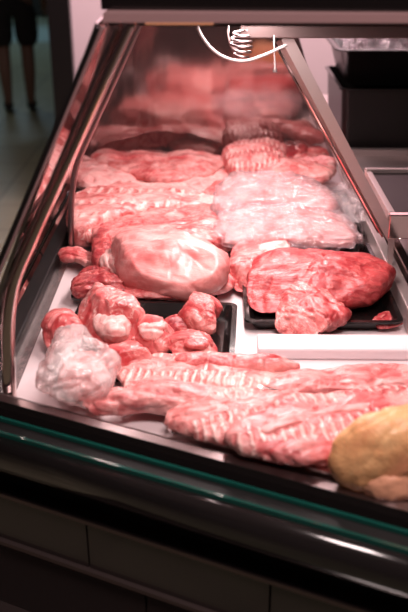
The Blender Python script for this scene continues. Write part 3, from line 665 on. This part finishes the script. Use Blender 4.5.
# cut faces and fat covers that belong to pieces above
def find(lbl): return [o for o in COL.objects if o.get('label', '').startswith(lbl)][0]
def P(lbl, name, plabel, outl, base, h, m, ax=0, seed=90, **k):
    o = blob(name, outl, base, h, m, axis=ax, seed=seed, parent=find(lbl), nv=90, nu=26, lump=.003, **k)
    if plabel: o['label'] = plabel
P('long narrow lamb slab', 'cut_end', 'dark red cut end', [(91, 266), (95, 236), (104, 226), (112, 236), (112, 262), (102, 272)], DECK + .012, .055, LEAN2, 60, 91)
P('long lamb saddle', 'cut_end', 'pale bony cut end', [(69, 236), (72, 214), (86, 205), (104, 208), (108, 228), (94, 240)], DECK + .01, .055, CHUNK, 60, 92)
P('tall pale fatty', 'fat_cover', 'white fat cover', [(94, 332), (97, 314), (112, 310), (130, 316), (128, 336), (110, 343)], T + .022, .050, FATM, 20, 93)
P('small round red roast', 'cut_face', 'dark round cut face', [(308, 312), (308, 301), (320, 295), (336, 300), (340, 311), (326, 319)], T + .018, .030, LEAN2, 0, 94)
P('small round red roast', 'fat_cover', 'pale fat seam along the top', [(288, 286), (300, 281), (322, 285), (334, 291), (318, 293), (298, 292)], T + .040, .014, FATM, -10, 95)
P('round chop slice', 'lean_eye', 'red muscle eye', [(184, 344), (190, 337), (205, 338), (210, 345), (197, 350)], T + .034, .015, MID, 0, 96)
P('red chunk with white', 'fat_cover', 'white marbled fat', [(54, 330), (60, 317), (72, 315), (76, 326), (70, 338), (60, 340)], T + .024, .032, FATM, 40, 97)
P('pale chunk with red side', 'fat_cover', 'white fat cover', [(136, 330), (144, 320), (158, 318), (166, 326), (160, 336), (144, 338)], T + .032, .030, FATM, 10, 98)
P('flat beef piece', 'fat_cover', 'pale fat edge', [(256, 250), (266, 243), (288, 243), (287, 253), (270, 258)], T + .036, .022, FATM, 10, 99)
P('large front rib slab', 'fat_cover', 'pale membrane ridge', [(262, 428), (290, 416), (330, 408), (380, 402), (384, 407), (336, 416), (296, 426), (268, 434)], DECK + .056, .014, PALER, 14, 100)
# --- poultry
bird = blob('poultry', [(336, 470), (342, 444), (356, 426), (378, 412), (410, 404), (450, 410), (476, 440), (470, 480), (440, 508), (396, 508), (358, 494)], DECK + .004, .13, CHICK, axis=20, seed=71, lump=.006, fold=.0015, ex=.85)
tag(bird, 'whole yellow-skinned bird at the front right corner of the deck', 'poultry')
blob('wing', [(336, 478), (338, 466), (352, 456), (368, 458), (376, 470), (364, 482), (346, 484)], DECK + .012, .035, CHICK, axis=-20, seed=72, parent=bird, nv=90, nu=24, lump=.003, fold=.0015)
blob('fat_patch', [(392, 430), (396, 418), (410, 412), (428, 420), (430, 440), (410, 446), (397, 442)], DECK + .092, .034, FATM, axis=0, seed=73, parent=bird, nv=90, nu=24, lump=.003)
# --- plastic bag at the left front
bagp = [(30, 398), (36, 376), (50, 362), (58, 342), (70, 332), (90, 334), (100, 348), (112, 352), (120, 364), (108, 380), (96, 396), (80, 406), (56, 408), (40, 404)]
o = blob('plastic_bag', bagp, DECK + .018, .085, BAGM, axis=40, seed=81, lump=.022, fold=.005, f1=13, f2=30, cz=.25, nv=220, nu=60, smooth=True); tag(o, 'milky clear crumpled plastic bag at the front left corner', 'plastic bag')
M('pale cut showing through the crumpled plastic bag', 'bagged meat', 'bagged_meat',
  [(62, 398), (60, 372), (74, 352), (92, 352), (106, 368), (108, 392), (96, 404), (76, 404)], DECK + .012, .05, PALER, axis=60, seed=82)
M('small red trimming beside the steel channel next to the bag', 'meat scrap', 'meat_scrap',
  [(58, 360), (64, 354), (76, 356), (82, 362), (72, 366), (62, 366)], DECK, .02, LEAN2, axis=-20, seed=83, nv=80, nu=20)

THIGH = simple('pink_poultry_skin', (.74, .36, .22), .4, bump=.3, bscale=70, var=.12)
blob('thigh', [(362, 492), (366, 472), (384, 460), (410, 464), (420, 490), (400, 506), (376, 504)], DECK + .012, .055, THIGH, axis=30, seed=74, parent=bird, nv=100, nu=26, lump=.004, fold=.002)
blob('neck_opening', [(385, 461), (385, 450), (395, 446), (402, 453), (398, 462)], DECK + .062, .036, LEAN2, axis=30, seed=75, parent=bird, nv=70, nu=20, lump=.003, fold=.002)
# ------------------------------------------------------------------ person far down the aisle
def person(loc, rz):
    t = empty('person', loc, rz); tag(t, 'person in black top and shorts standing in the aisle behind the case', 'person')
    def skin(name, V, E, rad, m, sub=2, root=0):
        me = bpy.data.meshes.new(name); me.from_pydata(V, E, []); me.materials.append(m)
        ob = bpy.data.objects.new(name, me); COL.objects.link(ob); ob.parent = t
        md = ob.modifiers.new('Skin', 'SKIN'); md.use_smooth_shade = True; s = ob.modifiers.new('Sub', 'SUBSURF'); s.levels = sub; s.render_levels = sub
        for i, r in enumerate(rad): me.skin_vertices[0].data[i].radius = r if isinstance(r, tuple) else (r, r)
        for i in range(len(V)): me.skin_vertices[0].data[i].use_root = (i == root)
        return ob
    V = [(0, 0, .98)]; E = []; Rr = [(.16, .11)]
    def add(p, r, par): V.append(p); Rr.append(r); E.append((par, len(V) - 1)); return len(V) - 1
    s1 = add((0, 0, 1.15), (.14, .10), 0); s2 = add((0, 0, 1.38), (.17, .11), s1); nk = add((0, 0, 1.50), .06, s2); n2 = add((0, -.01, 1.56), .055, nk); hd = add((0, -.02, 1.66), (.075, .095), n2); add((0, -.02, 1.75), (.06, .08), hd)
    for s in (-1, 1):
        a = add((s * .20, 0, 1.42), .055, s2); b = add((s * .25, .01, 1.15), .042, a); c = add((s * .26, -.05, .90), .032, b); add((s * .26, -.07, .80), (.02, .04), c)
        h = add((s * .09, 0, .88), .095, 0); k = add((s * .095, -.01, .50), .058, h); f = add((s * .095, .02, .34), .056, k); an = add((s * .09, .01, .09), .035, f); add((s * .10, -.10, .04), (.035, .025), an)
    skin('body', V, E, Rr, SKINM)
    skin('top', [(0, 0, .95), (0, 0, 1.15), (0, 0, 1.40), (-.20, 0, 1.42), (.20, 0, 1.42), (-.235, .005, 1.25), (.235, .005, 1.25)], [(0, 1), (1, 2), (2, 3), (2, 4), (3, 5), (4, 6)], [(.175, .125), (.16, .12), (.185, .125), .07, .07, .062, .062], CLOTH)
    skin('shorts', [(0, 0, 1.0), (0, 0, .90), (-.10, 0, .84), (.10, 0, .84), (-.10, -.005, .50), (.10, -.005, .50)], [(0, 1), (1, 2), (1, 3), (2, 4), (3, 5)], [(.17, .13), (.17, .13), .115, .115, .095, .095], CLOTH)
    for s in (-1, 1):
        skin('shoe', [(s * .09, .03, .07), (s * .095, -.05, .05), (s * .10, -.15, .04)], [(0, 1), (1, 2)], [(.045, .06), (.045, .045), (.045, .035)], SHOEM)
    skin('hair', [(0, 0, 1.74), (0, .03, 1.68)], [(0, 1)], [(.09, .11), .08], HAIRM)
    # face and fingers
    bm = bmesh.new(); tube(bm, [(0, -.105, 1.69), (0, -.135, 1.66), (0, -.11, 1.65)], .01, 8, rad=[.006, .014, .01]); link('nose', bm, SKINM, t, True)
    for s in (-1, 1):
        bm = bmesh.new(); bmesh.ops.create_uvsphere(bm, u_segments=12, v_segments=8, radius=.011, matrix=Matrix.Translation((s * .03, -.106, 1.69))); link('eye', bm, WHITE, t, True)
        for k in range(4):
            x = s * (.26); y = -.095 + k * .018; bm = bmesh.new(); tube(bm, [(x, y, .81), (x - s * .004, y - .004, .76), (x - s * .014, y - .006, .72 + .006 * abs(k - 1.5))], .009, 8, rad=[.0095, .0085, .007]); link('finger', bm, SKINM, t, True)
        bm = bmesh.new(); tube(bm, [(x, -.095, .84), (x - s * .02, -.115, .80), (x - s * .025, -.12, .77)], .01, 8, rad=[.011, .010, .008]); link('thumb', bm, SKINM, t, True)
person(W(21, 112, 0), R(-168))
